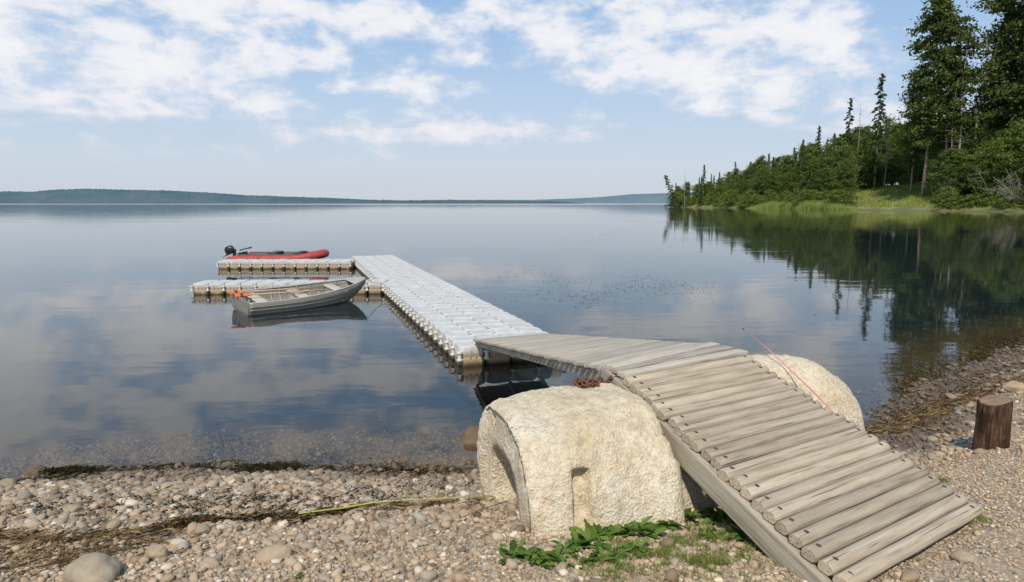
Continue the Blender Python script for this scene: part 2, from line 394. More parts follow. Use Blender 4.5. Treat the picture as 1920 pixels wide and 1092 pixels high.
def finger(px0,px1,pyw,lead):
    a=P(px1,pyw,0); b=P(px0,pyw+lead,0); d=(b-a).normalized(); up=Vector((-d.y,d.x,0)); 
    if up.y<0: up=-up
    L=(b-a).length; n=int(round(L/PT)); pt=L/n; an=math.atan2(d.y,d.x)
    for i in range(n):
        for j in range(2): floats.append((a+d*(i+.5)*pt+up*(j+.5)*PT,an))
    for i in range(n+1):
        for j in range(3): e=j!=1 or i==n; pins.append((a+d*i*pt+up*j*PT,an,pmesh if e else pm2))
finger(360,718,552,1); finger(408,657,505,0)
def place_many(lst,name,matn):
    lst=sorted(lst,key=lambda q:q[0].length)
    for q in lst[:100]:
        o=bpy.data.objects.new(name,q[2]); put(o,dock,True,Matrix.Translation(q[0]+Vector((0,0,R.uniform(-.006,.006))))@Matrix.Rotation(q[1]+R.uniform(-.012,.012),4,'Z')@Matrix.Rotation(R.uniform(-.012,.012),4,'X'))
    mb=MB()
    for q in lst[100:]:
        Mx=Matrix.Translation(q[0]+Vector((0,0,R.uniform(-.006,.006))))@Matrix.Rotation(q[1]+R.uniform(-.012,.012),4,'Z')@Matrix.Rotation(R.uniform(-.012,.012),4,'X')
        mb.add([x.co for x in q[2].vertices],[tuple(f.vertices) for f in q[2].polygons],Mx)
    o=mb.build(name+'s',matn,dock,True,35); o['kind']='stuff'
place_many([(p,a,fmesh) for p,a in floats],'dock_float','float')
place_many(pins,'connector_pin','pin')
# ------------------------------------------------------------------ ramp and gangway
ZP=1.33
gD=G(1590,1110).z; gC=G(1845,962).z
A=P(1172,712,ZP); B=P(1398,670,ZP); D=P(1590,1110,gD+.055); Cc=P(1845,962,gC+.055)
ramp=thing('wooden_ramp','weathered ramp of round log treads climbing over the concrete blocks to the gangway','ramp',tuple(D-Vector((0,0,.05))))
up=((D-A).cross(B-A)).normalized(); up=up if up.z>0 else -up
NL=22
acr=(B-A).normalized(); pdir=(D-A)-acr*(D-A).dot(acr); pitch=pdir.length/NL*.5+((Cc-B)-acr*(Cc-B).dot(acr)).length/NL*.5
for i in range(NL):
    t=(i+.5)/NL; a=A.lerp(D,t); b=B.lerp(Cc,t); dv=(b-a).normalized(); a=a-dv*R.uniform(-.012,.022); b=b+dv*R.uniform(-.02,.03)
    r=pitch*.468*R.uniform(.97,1.03); L=(b-a).length; mb=MB(); rings=[]; seg=26; ph=R.random()*9
    def prof_(sc,x,nz=True):
        ring=[]
        for q in range(24):
            an=2*math.pi*q/24; nn=noise.noise(Vector((x*2.5+ph,math.cos(an)*1.1,math.sin(an)*1.1+i*3)))*(.07 if nz else 0)
            rr=r*sc*(1+nn); ring.append((x,math.cos(an)*rr,max(math.sin(an)*rr*.84,-.5*r)))
        return ring
    for k in range(seg+1):
        x=(k/seg-.5)*L
        if k==0: rings.append(prof_(.84,x)); rings.append(prof_(1,x+.009))
        elif k==seg: rings.append(prof_(1,x-.009)); rings.append(prof_(.84,x))
        else: rings.append(prof_(1,x))
    mb.loft(rings); lo=mb.build('log_tread','log',ramp,True,50,frame(a,b,up)@Matrix.Translation((0,0,R.uniform(-.003,.003)))@Matrix.Rotation(R.uniform(-.004,.004),4,'Z'))
    for s in(-1,1):
        bb=MB(); bx=s*(L/2-.075+R.uniform(-.01,.01)); bb.tube([(bx,0,r*.6),(bx,0,r*.85)],.0135,12); bb.tube([(bx,0,r*.7),(bx,0,r*.91)],.007,6)
        bb.build('bolt','rustd',lo)
dn=-up
for (p0,p1,s) in((A,D,-1),((A+B)/2,(D+Cc)/2,0),(B,Cc,1)):
    ax=(p1-p0).normalized(); sh={-1:acr*-.012,0:acr*0,1:acr*-.06}[s]
    q0=p0-ax*(.30 if s<0 else .12)+dn*.098+sh; q1=p1-ax*(.02 if s<0 else .18)+dn*.098+sh
    mb=MB(); mb.box((0,0,0),((q1-q0).length,.05,.14),None,.006); mb.build('stringer','beam',ramp,True,30,frame(q0,q1,up))
g0=P(1138,693,ZP+.02); g1=P(1326,648,ZP+.02)
T0=A.copy(); T1=B.copy()
for k in range(3):
    t0=(k+.03)/3; t1=(k+.97)/3; a=T0.lerp(g0,(t0+t1)/2); b=T1.lerp(g1,(t0+t1)/2); b=b+(b-a).normalized()*.05*(3-k)/3
    wd=((T0-g0).length+(T1-g1).length)/2/3*.95; mb=MB(); mb.box((0,0,0),((b-a).length,wd,.036),None,.004)
    mb.build('landing_board','board',ramp,True,30,frame(a+Vector((0,0,.022)),b+Vector((0,0,.022))))
mb=MB(); e0=T0+Vector((.05,0,-.09)); e1=T1+Vector((0,0,-.09)); mb.box((0,0,0),((e1-e0).length,.09,.12),None,.006); mb.build('crossbeam','beam',ramp,True,30,frame(e0,e1))
f0=P(888,638,.40); f1=P(1018,627,.40)
gw=thing('gangway','grey slatted wooden gangway sloping from the log ramp down onto the floating dock','gangway',((f0.x+f1.x)/2,(f0.y+f1.y)/2,.34))
NG=40; gup=((g1-g0).cross(f0-g0)).normalized(); gup=gup if gup.z>0 else -gup
gac=(f1-f0).normalized(); gpd=(f0-g0)-gac*(f0-g0).dot(gac); gp=gpd.length/NG
for k in range(NG):
    t=(k+.5)/NG; a=g0.lerp(f0,t); b=g1.lerp(f1,t); dv=(b-a).normalized(); a-=dv*R.uniform(0,.018); b+=dv*R.uniform(0,.018)
    mb=MB(); mb.box((0,0,0),((b-a).length,gp*.89,.028),None,.003)
    mb.build('deck_board','board',gw,True,30,frame(a,b,gup)@Matrix.Rotation(R.uniform(-.003,.003),4,'Y')@Matrix.Translation((0,0,R.uniform(-.002,.003))))
for t in(.035,.5,.965):
    a=g0.lerp(g1,t)+Vector((0,0,-.068)); b=f0.lerp(f1,t)+Vector((0,0,-.045)); mb=MB(); mb.box((0,0,0),((b-a).length*.985,.045,.095 if t!=.5 else .08),None,.005)
    mb.build('stringer','beam',gw,True,30,frame(a,b))
# ------------------------------------------------------------------ concrete blocks
def block(label,c,rz,L,Wd,Ht,n=2.9,shear=.25,hollow=True,rec=None,seed=0,sink=.15,lt=.09,rt=.15,rend=.8,lend=.9,amp=.035,hin=.58,parent=None,name='concrete_block'):
    Q=96
    def prof(a,s):
        ca,sa=math.cos(a),math.sin(a); e=2/n
        y=-math.copysign(abs(ca)**e,ca)*Wd/2; z=abs(sa)**e*Ht
        y=y*s+shear*z*s*(.65-.35*y/(Wd/2))
        return y,z*s
    st=[]
    for k in range(11): 
        t=k/10; st.append((-L/2+lt*(1-math.cos(t*math.pi/2)),lend+(1-lend)*math.sin(t*math.pi/2)))
    for k in range(1,60): st.append((-L/2+lt+(L-lt-rt)*k/60,1.))
    for k in range(13):
        t=k/12; st.append((L/2-rt+rt*math.sin(t*math.pi/2),rend+(1-rend)*math.cos(t*math.pi/2)))
    lead=[]
    if hollow:
        for k in range(10): lead.append((-L/2+.26,.05+(hin-.11)*k/9))
        for k in range(9): lead.append((-L/2+.26-.24*k/8,hin-.06+.06*k/8))
        for k in range(1,6): lead.append((-L/2+.02-.02*k/5,hin+(lend-hin)*k/5*.98))
    else:
        for k in range(12): lead.append((-L/2,.05+(lend-.06)*k/12))
    tail=[(L/2,rend-(rend-.04)*k/10) for k in range(1,11)]
    st=lead+st+tail
    v=[]
    for (x,s) in st:
        for q in range(Q+1):
            a=math.pi*q/Q; y,z=prof(a,s); p=Vector((x,y,z))
            if rec:
                rx,rw,z0,z1,dp=rec
                if y<0 and a<math.pi*.45:
                    fx=max(0,min(1,(rw-abs(x-rx-(z-z0)*.05))/.02)); fz=max(0,min(1,(z-z0)/.03))*max(0,min(1,(z1-z)/.03)); p.y+=dp*fx*fz
            nv=Vector((x*2.3+seed,y*2.3,z*2.3)); d=noise.fractal(nv,1,2.1,5)*amp+noise.noise(nv*9)*.010+noise.noise(nv*22)*.006
            dirv=Vector((0,p.y,p.z)).normalized() if abs(x)<L/2-.01 else Vector((math.copysign(1,x),0,0))
            p+=dirv*d*(1 if z>.02 else .5); p.z-=sink*(1-min(z/.3,1)); v.append(p)
    f=[]
    for i in range(len(st)-1):
        for q in range(Q): f.append((i*(Q+1)+q,i*(Q+1)+q+1,(i+1)*(Q+1)+q+1,(i+1)*(Q+1)+q))
    mb=MB(); mb.add(v,f); o=mb.build(name,'concrete',parent,world=parent is not None,smooth=True,Mx=Matrix.Translation(c)@Matrix.Rotation(rz,4,'Z'))
    if parent is None: tag(o,label,'concrete block')
    mw=full(o); return o,bvhtree.BVHTree.FromPolygons([mw@x.co for x in o.data.vertices],[tuple(pp.vertices) for pp in o.data.polygons])
blk,bv=block('huge rough cream concrete block under the left side of the ramp, notched in front',Vector((.425,4.17,.60)),math.radians(17),.99,1.24,.70,n=3.9,shear=.40,rec=(-.17,.065,.17,.45,.10),seed=3,lt=.13,lend=.87,rt=.09,rend=.91,amp=.05,hin=.55)
block(None,Vector((1.16,4.52,.56)),math.radians(24),.80,1.05,.47,n=3.6,shear=.15,hollow=False,seed=8,parent=blk,name='rear_lobe')
blk2,bv2=block('rounded speckled concrete block under the right side of the ramp, beneath the pink rod',Vector((2.18,5.64,.35)),math.radians(4),1.64,1.15,.91,n=2.4,shear=.05,hollow=False,seed=11,rt=.60,rend=.38,lt=.2,amp=.05)
# chain
ch=thing('rusty_chain','short rusty chain lying on top of the concrete block beside the gangway','chain',tuple(P(1110,722,1.28)))
pth=[P(1158,704,1.33),P(1140,712,1.3),P(1118,722,1.3),P(1092,724,1.28),P(1080,730,1.28),P(1096,736,1.27),P(1116,730,1.28),P(1130,722,1.28)]
acc=[]
for k in range(len(pth)-1):
    for j in range(2): acc.append(pth[k].lerp(pth[k+1],j/2))
for k,p in enumerate(acc[:-1]):
    h=bv.ray_cast(Vector((p.x,p.y,3)),Vector((0,0,-1)))[0]; 
    if h is not None: p.z=h.z+.022+.01*(k%3)
for k in range(len(acc)-1):
    a,b=acc[k],acc[k+1]; 
    if (b-a).length<.005: continue
    fr=frame(a,b)@Matrix.Rotation((k%2)*1.4+.2,4,'X'); mb=MB(); pts=[]
    for q in range(14):
        an=2*math.pi*q/14; pts.append((math.cos(an)*.024+math.copysign(.018,math.cos(an)),math.sin(an)*.023,0))
    mb.tube(pts,.0085,7,closed=True); mb.build('chain_link','rust',ch,True,True,fr)
# fishing rod
ra=W(1601,812,4.62); rb=W(1448,662,5.6); rc=W(1395,618,6.05)
rod=thing('fishing_rod','thin pink rod leaning across the right concrete block','rod',tuple(ra))
mb=MB(); mb.tube([ra,ra.lerp(rb,.5)+Vector((0,0,.01)),rb,rc],[.0068,.0055,.0042,.003],7); mb.build('rod_blank','pink',rod,True,True)
mb=MB(); mb.tube([rc,rc+(rc-rb)*.05],[.007,.006],7); mb.build('rod_tip','rustd',rod,True,True)
# ------------------------------------------------------------------ aluminium boat
def lerp(a,b,t): return a+(b-a)*t
ts=P(470,592,0); tp=P(427,580,0); stm=(ts+tp)/2; bow=P(678,563,0)
ba=math.atan2(bow.y-stm.y,bow.x-stm.x); BL=(bow-stm).length*1.02; stm=stm+Vector((-.02,.12,0))
boat=thing('rowing_boat','open grey aluminium boat floating beside the nearer dock finger with orange oars aboard','boat',(stm.x,stm.y,-.03),ba)
boat.matrix_basis=boat.matrix_basis@Matrix.Rotation(math.radians(6.),4,'X')
NS=30
def half(t): return .74*max(0,(1-t**2.8))**.8*(1-.08*(1-t))+.012
def sheer(t): return .37+.25*t**2.4
def keel(t): return -.06+.56*max(0,(t-.72)/.28)**2.2
rings=[]
for k in range(NS+1):
    t=k/NS; hb=half(t); sz=sheer(t); kz=min(keel(t),sz-.03); x=t*BL+.04*sz*(t**3)
    cz=lerp(kz+.05,sz,.12+.2*t**3); cb=hb*(.80-.25*t**3)
    pr=[(hb,sz),(hb*.985,lerp(sz,cz,.25)),(hb*.96,lerp(sz,cz,.5)),(lerp(hb,cb,.65),lerp(sz,cz,.8)),(cb,cz),(cb*.5,lerp(cz,kz,.6)),(0,kz)]
    rings.append([(x,y,z) for y,z in pr]+[(x,-y,z) for y,z in pr[-2::-1]])
mb=MB(); n=13; vv=[p for r in rings for p in r]; ff=[(i*n+k,i*n+k+1,(i+1)*n+k+1,(i+1)*n+k) for i in range(NS) for k in range(n-1)]
mb.add(vv,ff); hull=mb.build('hull','alu',boat,smooth=50); so=hull.modifiers.new('thick','SOLIDIFY'); so.thickness=.018; so.offset=1
mb=MB(); r0=rings[0]; mb.add([(x-.012,y,z) for x,y,z in r0]+[(x+.03,y*.98,z) for x,y,z in r0],[tuple(range(13)),tuple(range(25,12,-1))]+[(i,i+1,i+14,i+13) for i in range(12)]+[(12,0,13,25)]); mb.build('transom','alu',boat)
for s in(0,-1):
    mb=MB(); mb.tube([(r[s][0],r[s][1],r[s][2]+.005) for r in rings],.022,8); mb.build('gunwale','alu2',boat,smooth=True)
    for q_,rr0 in((3,.014),(2,.010),(1,.010)):
        mb=MB(); ix=q_ if s==0 else 12-q_; mb.tube([(r[ix][0],r[ix][1]*1.02,r[ix][2]) for r in rings[:-2]],rr0,6); mb.build('strake','alu2',boat,smooth=True)
for t in(.13,.45,.74):
    hb=half(t)*.97; z=sheer(t)-.08; mb=MB(); mb.box((t*BL,0,z),(.27,hb*2,.03),None,.006); mb.box((t*BL,0,z-.14),(.2,hb*1.6,.26)); mb.build('bench_seat','seat',boat,smooth=30)
mb=MB(); mb.add([(rings[2][4][0],rings[2][4][1],.03),(rings[2][8][0],rings[2][8][1],.03),(rings[22][8][0],rings[22][8][1],.05),(rings[22][4][0],rings[22][4][1],.05)],[(0,1,2,3)]); mb.build('floor','alu',boat)
mb=MB(); mb.add([rings[26][0],rings[26][-1],rings[30][-1],rings[30][0]],[(0,1,2,3)]); mb.build('bow_plate','alu2',boat)
for t in(.22,.3,.38,.53,.6,.67,.82):
    for s in(1,-1):
        i=int(t*NS); mb=MB(); k=[0,1,2,3,4] if s>0 else [12,11,10,9,8]; mb.tube([(rings[i][q][0],rings[i][q][1]*.965,rings[i][q][2]-.01) for q in k],.013,5); mb.build('rib','alu2',boat)
BM=boat.matrix_basis
def oar(y0,y1,lab,z0=.47,x0=-.32,x1=2.0):
    a=BM@Vector((x0,y0,z0)); b=BM@Vector((x1,y1,.40)); o=thing('oar',lab,'oar',tuple(b)); fr=frame(a,b)@Matrix.Rotation(.5,4,'X')
    L=(b-a).length; m1=MB(); m1.tube([(-L/2+.38,0,0),(L/2,0,0)],[.018,.017],8); m1.build('shaft','varn',o,True,True,fr)
    m1=MB(); m1.loft([[(-L/2+x,s*w_,q*.010) for s,q in((1,-1),(1,1),(-1,1),(-1,-1))] for x,w_ in((0,.045),(.03,.07),(.25,.065),(.36,.03),(.42,.018))]); m1.build('blade','orange',o,True,False,fr)
    m1=MB(); m1.box((-L/2+.16,0,0),(.07,.142,.024)); m1.build('blade_stripe','grey',o,True,False,fr)
oar(.42,.28,'orange bladed oar lying along the far side inside the aluminium boat',.42,-.12,2.2)
oar(.12,-.10,'orange bladed oar lying nearer the middle of the aluminium boat',.41,-.08,2.2)
pk=MB(); pk.box((0,0,0),(.55,.16,.025),None,.004); o=pk.build('loose_board','varn',None,smooth=30,Mx=BM@Matrix.Translation((1.58,.1,.355))@Matrix.Rotation(.5,4,'Z')); tag(o,'short pale wooden board resting on the middle bench of the aluminium boat','board')
mb=MB(); q0=BM@Vector((BL,0,.61)); q1=Vector((J.x+.1,J.y+.5,.35)); mb.tube([q0,q0.lerp(q1,.3)+Vector((0,0,-.10)),q0.lerp(q1,.65)+Vector((0,0,-.12)),q1],.009,6)
o=mb.build('mooring_rope','rope',None,smooth=True,origin=tuple(q0)); tag(o,'thin rope from the aluminium boat bow to the dock','rope')
# ------------------------------------------------------------------ inflatable boat
yb=28.3; xs0=W(452,470,yb).x; xb=W(618,470,yb).x; IL=xb-xs0
inf=thing('inflatable_boat','red inflatable boat with black outboard motor behind the farther dock finger','boat',(xs0,yb-.15,0),math.radians(2))
path=[];rad=[]
for k in range(61):
    t=k/60
    if t<.36: x=-.3+(IL*.62+.3)*(t/.36); y=.70
    elif t>.64: x=-.3+(IL*.62+.3)*((1-t)/.36); y=-.70
    else:
        an=(t-.36)/.28*math.pi; x=IL*.62+(IL*.38-.2)*math.sin(an)**.9; y=.70*math.cos(an)
    z=.29+.24*max(0,(x-IL*.6)/(IL*.4))**1.6; path.append((x,y,z)); e=min(t,1-t)*60; rad.append(.06 if e<1 else .12 if e<2 else .155 if e<3 else .175)
mb=MB(); mb.tube(path,rad,16); mb.build('tube','red',inf,smooth=True)
mb=MB(); mb.tube([(x,y,z+.14) for x,y,z in path[4:24]],.085,6); mb.tube([(x,y,z+.14) for x,y,z in path[37:57]],.085,6); mb.build('top_strip','grey',inf,smooth=True)
mb=MB(); mb.tube([(x,y+math.copysign(.185,y),z-.0+.05*math.sin(i*1.3)) for i,(x,y,z) in enumerate(path[38:56])],.018,5); mb.tube([(x,y+math.copysign(.185,y),z-.0+.05*math.sin(i*1.3)) for i,(x,y,z) in enumerate(path[5:22])],.018,5); mb.build('grab_rope','grey',inf,smooth=True)
mb=MB(); mb.box((IL*.4,0,.16),(IL*.8,1.05,.04)); mb.build('floor','grey',inf)
mb=MB(); mb.box((.12,0,.34),(.05,1.05,.42),None,.01); mb.build('transom','grey',inf)
mb=MB(); mb.box((1.5,0,.53),(.3,1.2,.06),None,.008); mb.box((2.5,0,.53),(.26,1.15,.06),None,.008); mb.build('bench_seat','grey',inf)
mb=MB(); mb.loft([[(-.16+x*s,y*s,z) for x,y in((.19,0),(.15,.11),(0,.14),(-.16,.11),(-.22,0),(-.16,-.11),(0,-.14),(.15,-.11))] for z,s in((.58,.75),(.64,1),(.78,1.05),(.87,.85),(.91,.5))],Mx=Matrix.Rotation(-.35,4,'Y')); mo=mb.build('outboard_motor','black',inf,smooth=40)
mb=MB(); mb.box((-.22,0,.30),(.13,.09,.75),None,.01,); mb.box((-.28,0,-.05),(.34,.2,.02)); mb.build('lower_unit','black',mo)
mb=MB(); mb.tube([(.0,0,.62),(.25,0,.69),(.5,.02,.74)],[.025,.022,.03],8); mb.build('tiller_handle','black',mo,smooth=True)
mb=MB(); mb.tube([(-.48,0,-.2),(-.36,0,-.2)],[.01,.04],8)
for k in range(3): mb.box((0,.07,0),(.02,.12,.05),Matrix.Translation((-.42,0,-.2))@Matrix.Rotation(k*2.094,4,'X'))
mb.build('propeller','black',mo)
mb=MB(); mb.tube([(-.62,-.35,.35),(-.5,-.3,.42),(-.3,-.15,.5)],[.03,.03,.03],6); mb.build('tilt_bracket','black',inf)
# ------------------------------------------------------------------ stump
sp=G(1858,838); dsp=sp.y*cT-(sp.z-HC)*sT; sr=27/F*dsp
stp=thing('tree_stump','dark brown cut log stump standing upright on the gravel at right','stump',tuple(sp-Vector((0,0,.03))))
hh=102/F*dsp; rings=[]; NS_=56
for k in range(25):
    z=hh*k/24; ring=[]
    for q in range(NS_):
        an=2*math.pi*q/NS_; r=sr*(1.05-.06*k/24)*(1+.12*noise.noise(Vector((math.cos(an)*1.6,math.sin(an)*1.6,z*1.2)))+.09*noise.noise(Vector((math.cos(an)*7,math.sin(an)*7,z*2.5)))+.05*noise.noise(Vector((math.cos(an)*16,math.sin(an)*16,z*6))))
        ring.append((math.cos(an)*r*(.97 if k==24 else 1),math.sin(an)*r*(.97 if k==24 else 1),z-.03+(.03*math.cos(an) if k==24 else 0)))
    rings.append(ring)
mb=MB(); mb.loft(rings); mb.build('trunk','stump',stp,smooth=50)
mb=MB(); mb.loft([[(x*.93,y*.93,z+.002) for x,y,z in rings[-1]],[(x*.9,y*.9,z+.008) for x,y,z in rings[-1]]]); mb.build('cut_top','cut',stp)
# ------------------------------------------------------------------ pebbles
def ico(sub):
    bm=bmesh.new(); bmesh.ops.create_icosphere(bm,subdivisions=sub,radius=1); bm.verts.index_update()
    v=np.array([x.co[:] for x in bm.verts]); f=np.array([[q.index for q in p.verts] for p in bm.faces]); bm.free(); return v,f
def scatter(n,box,rf,sub,name,label,seed,zr=.3):
    g=np.random.default_rng(seed); x=g.uniform(box[0],box[1],n); y=g.uniform(box[2],box[3],n); z=HT(x,y)
    px,py=proj(x,y,z); d=sdist(x,y); r=rf(x,y,d,g); k=(px>-70)&(px<1990)&(py<1150)&(r>0); x,y,z,r=x[k],y[k],z[k],r[k]; n=len(x)
    bv_,bf=ico(sub); nv=len(bv_); allV=np.empty((n,nv,3),np.float32)
    sc=np.stack([g.uniform(.85,1.35,n),g.uniform(.75,1.05,n),g.uniform(.45,.8,n)],1)*r[:,None]
    protos=[bv_*(1+.20*np.sin(bv_@g.normal(0,2.2,(3,3))+g.uniform(0,6,3)).sum(1)[:,None]/2) for _ in range(8)]
    pi=g.integers(0,8,n); B_=np.stack(protos)[pi]*sc[:,None,:]
    a=g.uniform(0,6.28,n); t=g.normal(0,.25,n); ca,sa=np.cos(a),np.sin(a); ct,st_=np.cos(t),np.sin(t)
    X_=B_[:,:,0]*ct[:,None]+B_[:,:,2]*st_[:,None]; Z_=-B_[:,:,0]*st_[:,None]+B_[:,:,2]*ct[:,None]; Y_=B_[:,:,1]
    allV[:,:,0]=X_*ca[:,None]-Y_*sa[:,None]+x[:,None]; allV[:,:,1]=X_*sa[:,None]+Y_*ca[:,None]+y[:,None]; allV[:,:,2]=Z_+(z+r*zr*g.uniform(.3,1.6,n))[:,None]
    Fa=(bf[None]+(np.arange(n)*nv)[:,None,None]).reshape(-1,3)
    kind(bulk(name,allV.reshape(-1,3),Fa,'pebble'),'stuff',label,'pebbles'); print(name,n)
def rl(x,y,d,g):
    r=.0118*np.exp(g.normal(0,.42,len(x)))*(1+.5*np.clip((3.1-d)/1.2,0,1)); r=np.where(d<-.6-g.random(len(x))*1.8,-1,r); return np.minimum(r,.045)
def rs(x,y,d,g):
    r=.008*np.exp(g.normal(0,.35,len(x))); return np.where(d<1.2,-1,r)
def rr_(x,y,d,g):
    r=.018*np.exp(g.normal(0,.45,len(x))); return np.where((d<-.7)|(d>1.2+g.random(len(x))),-1,np.minimum(r,.065))
scatter(44000,(-5.5,1.9,2.3,8.6),rl,2,'pebbles','rounded brown and grey pebbles covering the beach',1)
scatter(30000,(-3.5,1.9,2.3,4.6),rs,1,'fine_gravel','fine gravel between the beach pebbles',2)
scatter(60000,(1.2,7.5,2.4,8.),rs,1,'fine_gravel','pinkish fine gravel right of the ramp',3)
scatter(20000,(1.9,11.5,5.4,14.),rr_,2,'pebbles','loose stones along the waterline right of the ramp',4)
def stone(px,py,wpx,label,fl=.62,sd=0,group=None):
    p=G(px,py); r=wpx/2/F*Vector((p.x,p.y,HC-p.z)).length
    bv_,bf=ico(4); o3=[]
    for q in bv_:
        w_=Vector(q); d=1+.26*noise.noise(w_*1.1+Vector((sd*3.7,0,0)))+.09*noise.noise(w_*3+Vector((sd,0,0))); w_=w_*d; o3.append((w_.x*r,w_.y*r*.8,w_.z*r*fl))
    mb=MB(); mb.add(o3,[tuple(f) for f in bf]); o=mb.build('beach_stone','stone',None,smooth=True,Mx=Matrix.Translation(p+Vector((0,0,r*fl*.35)))@Matrix.Rotation(R.uniform(-.6,.6),4,'Z'))
    tag(o,label,'stone',group)
stone(893,850,66,'dark boulder at the water edge against the left end of the concrete block',1.1,1)
stone(176,1085,88,'large smooth stone cut off by the bottom edge at left',.6,2)
stone(514,1046,56,'flat greyish stone lying on the gravel below the reed litter',.5,3)
stone(294,1044,38,'squarish tan stone left of the flat grey stone',.7,4)
stone(66,893,28,'pinkish round stone at the far left waterline',.8,5)
stone(253,863,26,'grey stone poking from the shallows at left',.7,6)
stone(14,917,26,'dark stone at the extreme left waterline',.8,7)
stone(800,817,26,'small wet stone alone in the shallow water',.9,8)
stone(806,841,20,'smaller stone just shoreward of the lone wet stone',.9,9)
stone(758,868,22,'wet stone in the shallows left of the dark boulder',.7,10)
stone(427,878,24,'rounded tan stone sitting on the mid waterline',.7,11)
stone(1905,733,34,'pale stone behind the stump at the right edge',.6,12)
stone(1808,1052,34,'tan stone on the gravel near the foot of the ramp',.6,13)
stone(135,962,30,'brown stone in the pebbles at left above the litter line',.6,14)
stone(560,925,28,'grey brown stone in the middle of the pebble beach',.6,15)
stone(392,1062,32,'brown stone between the tan stone and the flat grey stone',.6,16)
# ------------------------------------------------------------------ litter, weeds, grass
def strips(pts,n,lens,wd,mat,name,label,cat,dirfn,spread=.05,zoff=.02,lift=.02,seed=1):
    g=random.Random(seed); V=[];Fc=[]
    ws=[G(px,py) for px,py in pts]
    for i in range(n):
        t=g.random()*(len(ws)-1); k=int(t); p=ws[k].lerp(ws[min(k+1,len(ws)-1)],t-k); x=p.x+g.gauss(0,spread*1.3); y=p.y+g.gauss(0,spread)
        a=dirfn(g); L=g.uniform(*lens); w_=g.uniform(*wd); ca,sa=math.cos(a),math.sin(a); cv=g.uniform(-.25,.25); z0=g.uniform(.3,1.6)*zoff; base=len(V)
        for s in range(4):
            u=s/3; xx=x+ca*L*(u-.5)-sa*cv*L*(u*(1-u)); yy=y+sa*L*(u-.5)+ca*cv*L*(u*(1-u))
            ww=w_*(1 if s<3 else .4); V.append([xx-sa*ww,yy+ca*ww,z0+lift*u*g.random()]); V.append([xx+sa*ww,yy-ca*ww,z0+lift*u*g.random()+ww*.8])
        for s in range(3): q=base+s*2; Fc.append((q,q+1,q+3,q+2))
    V=np.array(V); V[:,2]+=HT(V[:,0],V[:,1]); kind(bulk(name,V,np.array(Fc),mat,False),'stuff',label,cat)
al=lambda m,s:(lambda g:g.gauss(m,s))
strips([(-40,1012),(60,1016),(170,1012),(260,1005),(330,985),(450,978),(560,980),(640,962),(760,955),(900,948)],1100,(.03,.2),(.0012,.003),'litter','dry_reed_litter','line of dry reed litter along the pebble beach','reed litter',al(.12,.6),.04,seed=3)
strips([(300,1000),(345,985),(450,978),(560,980),(640,964)],500,(.03,.12),(.0015,.003),'dark','dry_reed_litter','darker decaying stems within the litter line','reed litter',al(.12,.8),.035,seed=33)
strips([(-40,1050),(80,1060),(200,1040),(330,1000)],400,(.03,.2),(.0012,.003),'litter','dry_reed_litter','scattered dry stems on the lower left gravel','reed litter',al(.3,.7),.12,seed=4)
strips([(1630,818),(1700,790),(1760,765),(1830,740),(1925,705)],1500,(.05,.3),(.002,.004),'litter','dry_reed_litter','strand of dry reeds on the stones right of the ramp','reed litter',al(.55,.6),.11,seed=5)
strips([(1640,815),(1700,780),(1790,735),(1925,680)],900,(.03,.12),(.002,.004),'dark','water_weed','dark weed scraps among the stones right of the ramp','water weed',al(.5,1.),.22,seed=51)
strips([(110,888),(160,892)],1400,(.02,.08),(.002,.004),'dark','water_weed','dark clump of washed up water weed at left','water weed',al(0,1.5),.07,.035,seed=6)
strips([(475,888),(545,880)],1800,(.02,.08),(.002,.004),'dark','water_weed','dark clump of washed up water weed on the middle waterline','water weed',al(0,1.5),.08,.035,seed=7)
strips([(0,960),(350,955),(480,945),(620,950),(850,900)],1400,(.02,.07),(.002,.004),'dark','water_weed','thin dark weed scattered among the pebbles','water weed',al(0,1.5),.20,seed=8)
strips([(0,912),(200,888),(400,880),(620,886),(860,888)],4200,(.02,.09),(.002,.004),'dark','water_weed','wet weed scraps along the waterline','water weed',al(0,1.5),.17,seed=9)
strips([(640,850),(700,838),(860,850),(600,862)],500,(.02,.08),(.002,.004),'dark','water_weed','dark weed scraps in the shallow water near the block','water weed',al(0,1.5),.15,.03,seed=19)
mb=MB(); pp=[G(560,976),G(640,966),G(700,955),G(780,949),G(850,946),G(925,942)]; pp=[p+Vector((0,0,.045)) for p in pp]; mb.tube(pp,[.005,.006,.006,.005,.004,.002],6); tag(mb.build('reed_stalk','stalk',None,smooth=True,origin=tuple(pp[0])),'long yellow green reed stalk lying across the pebbles','reed')
mb=MB(); pp=[G(862,984),G(905,966),G(948,952)]; pp=[p+Vector((0,0,.04)) for p in pp]; mb.tube(pp,[.004,.0035,.002],6); tag(mb.build('dry_stick','litter',None,smooth=True,origin=tuple(pp[0])),'thin pale dry stick beside the concrete block','stick')
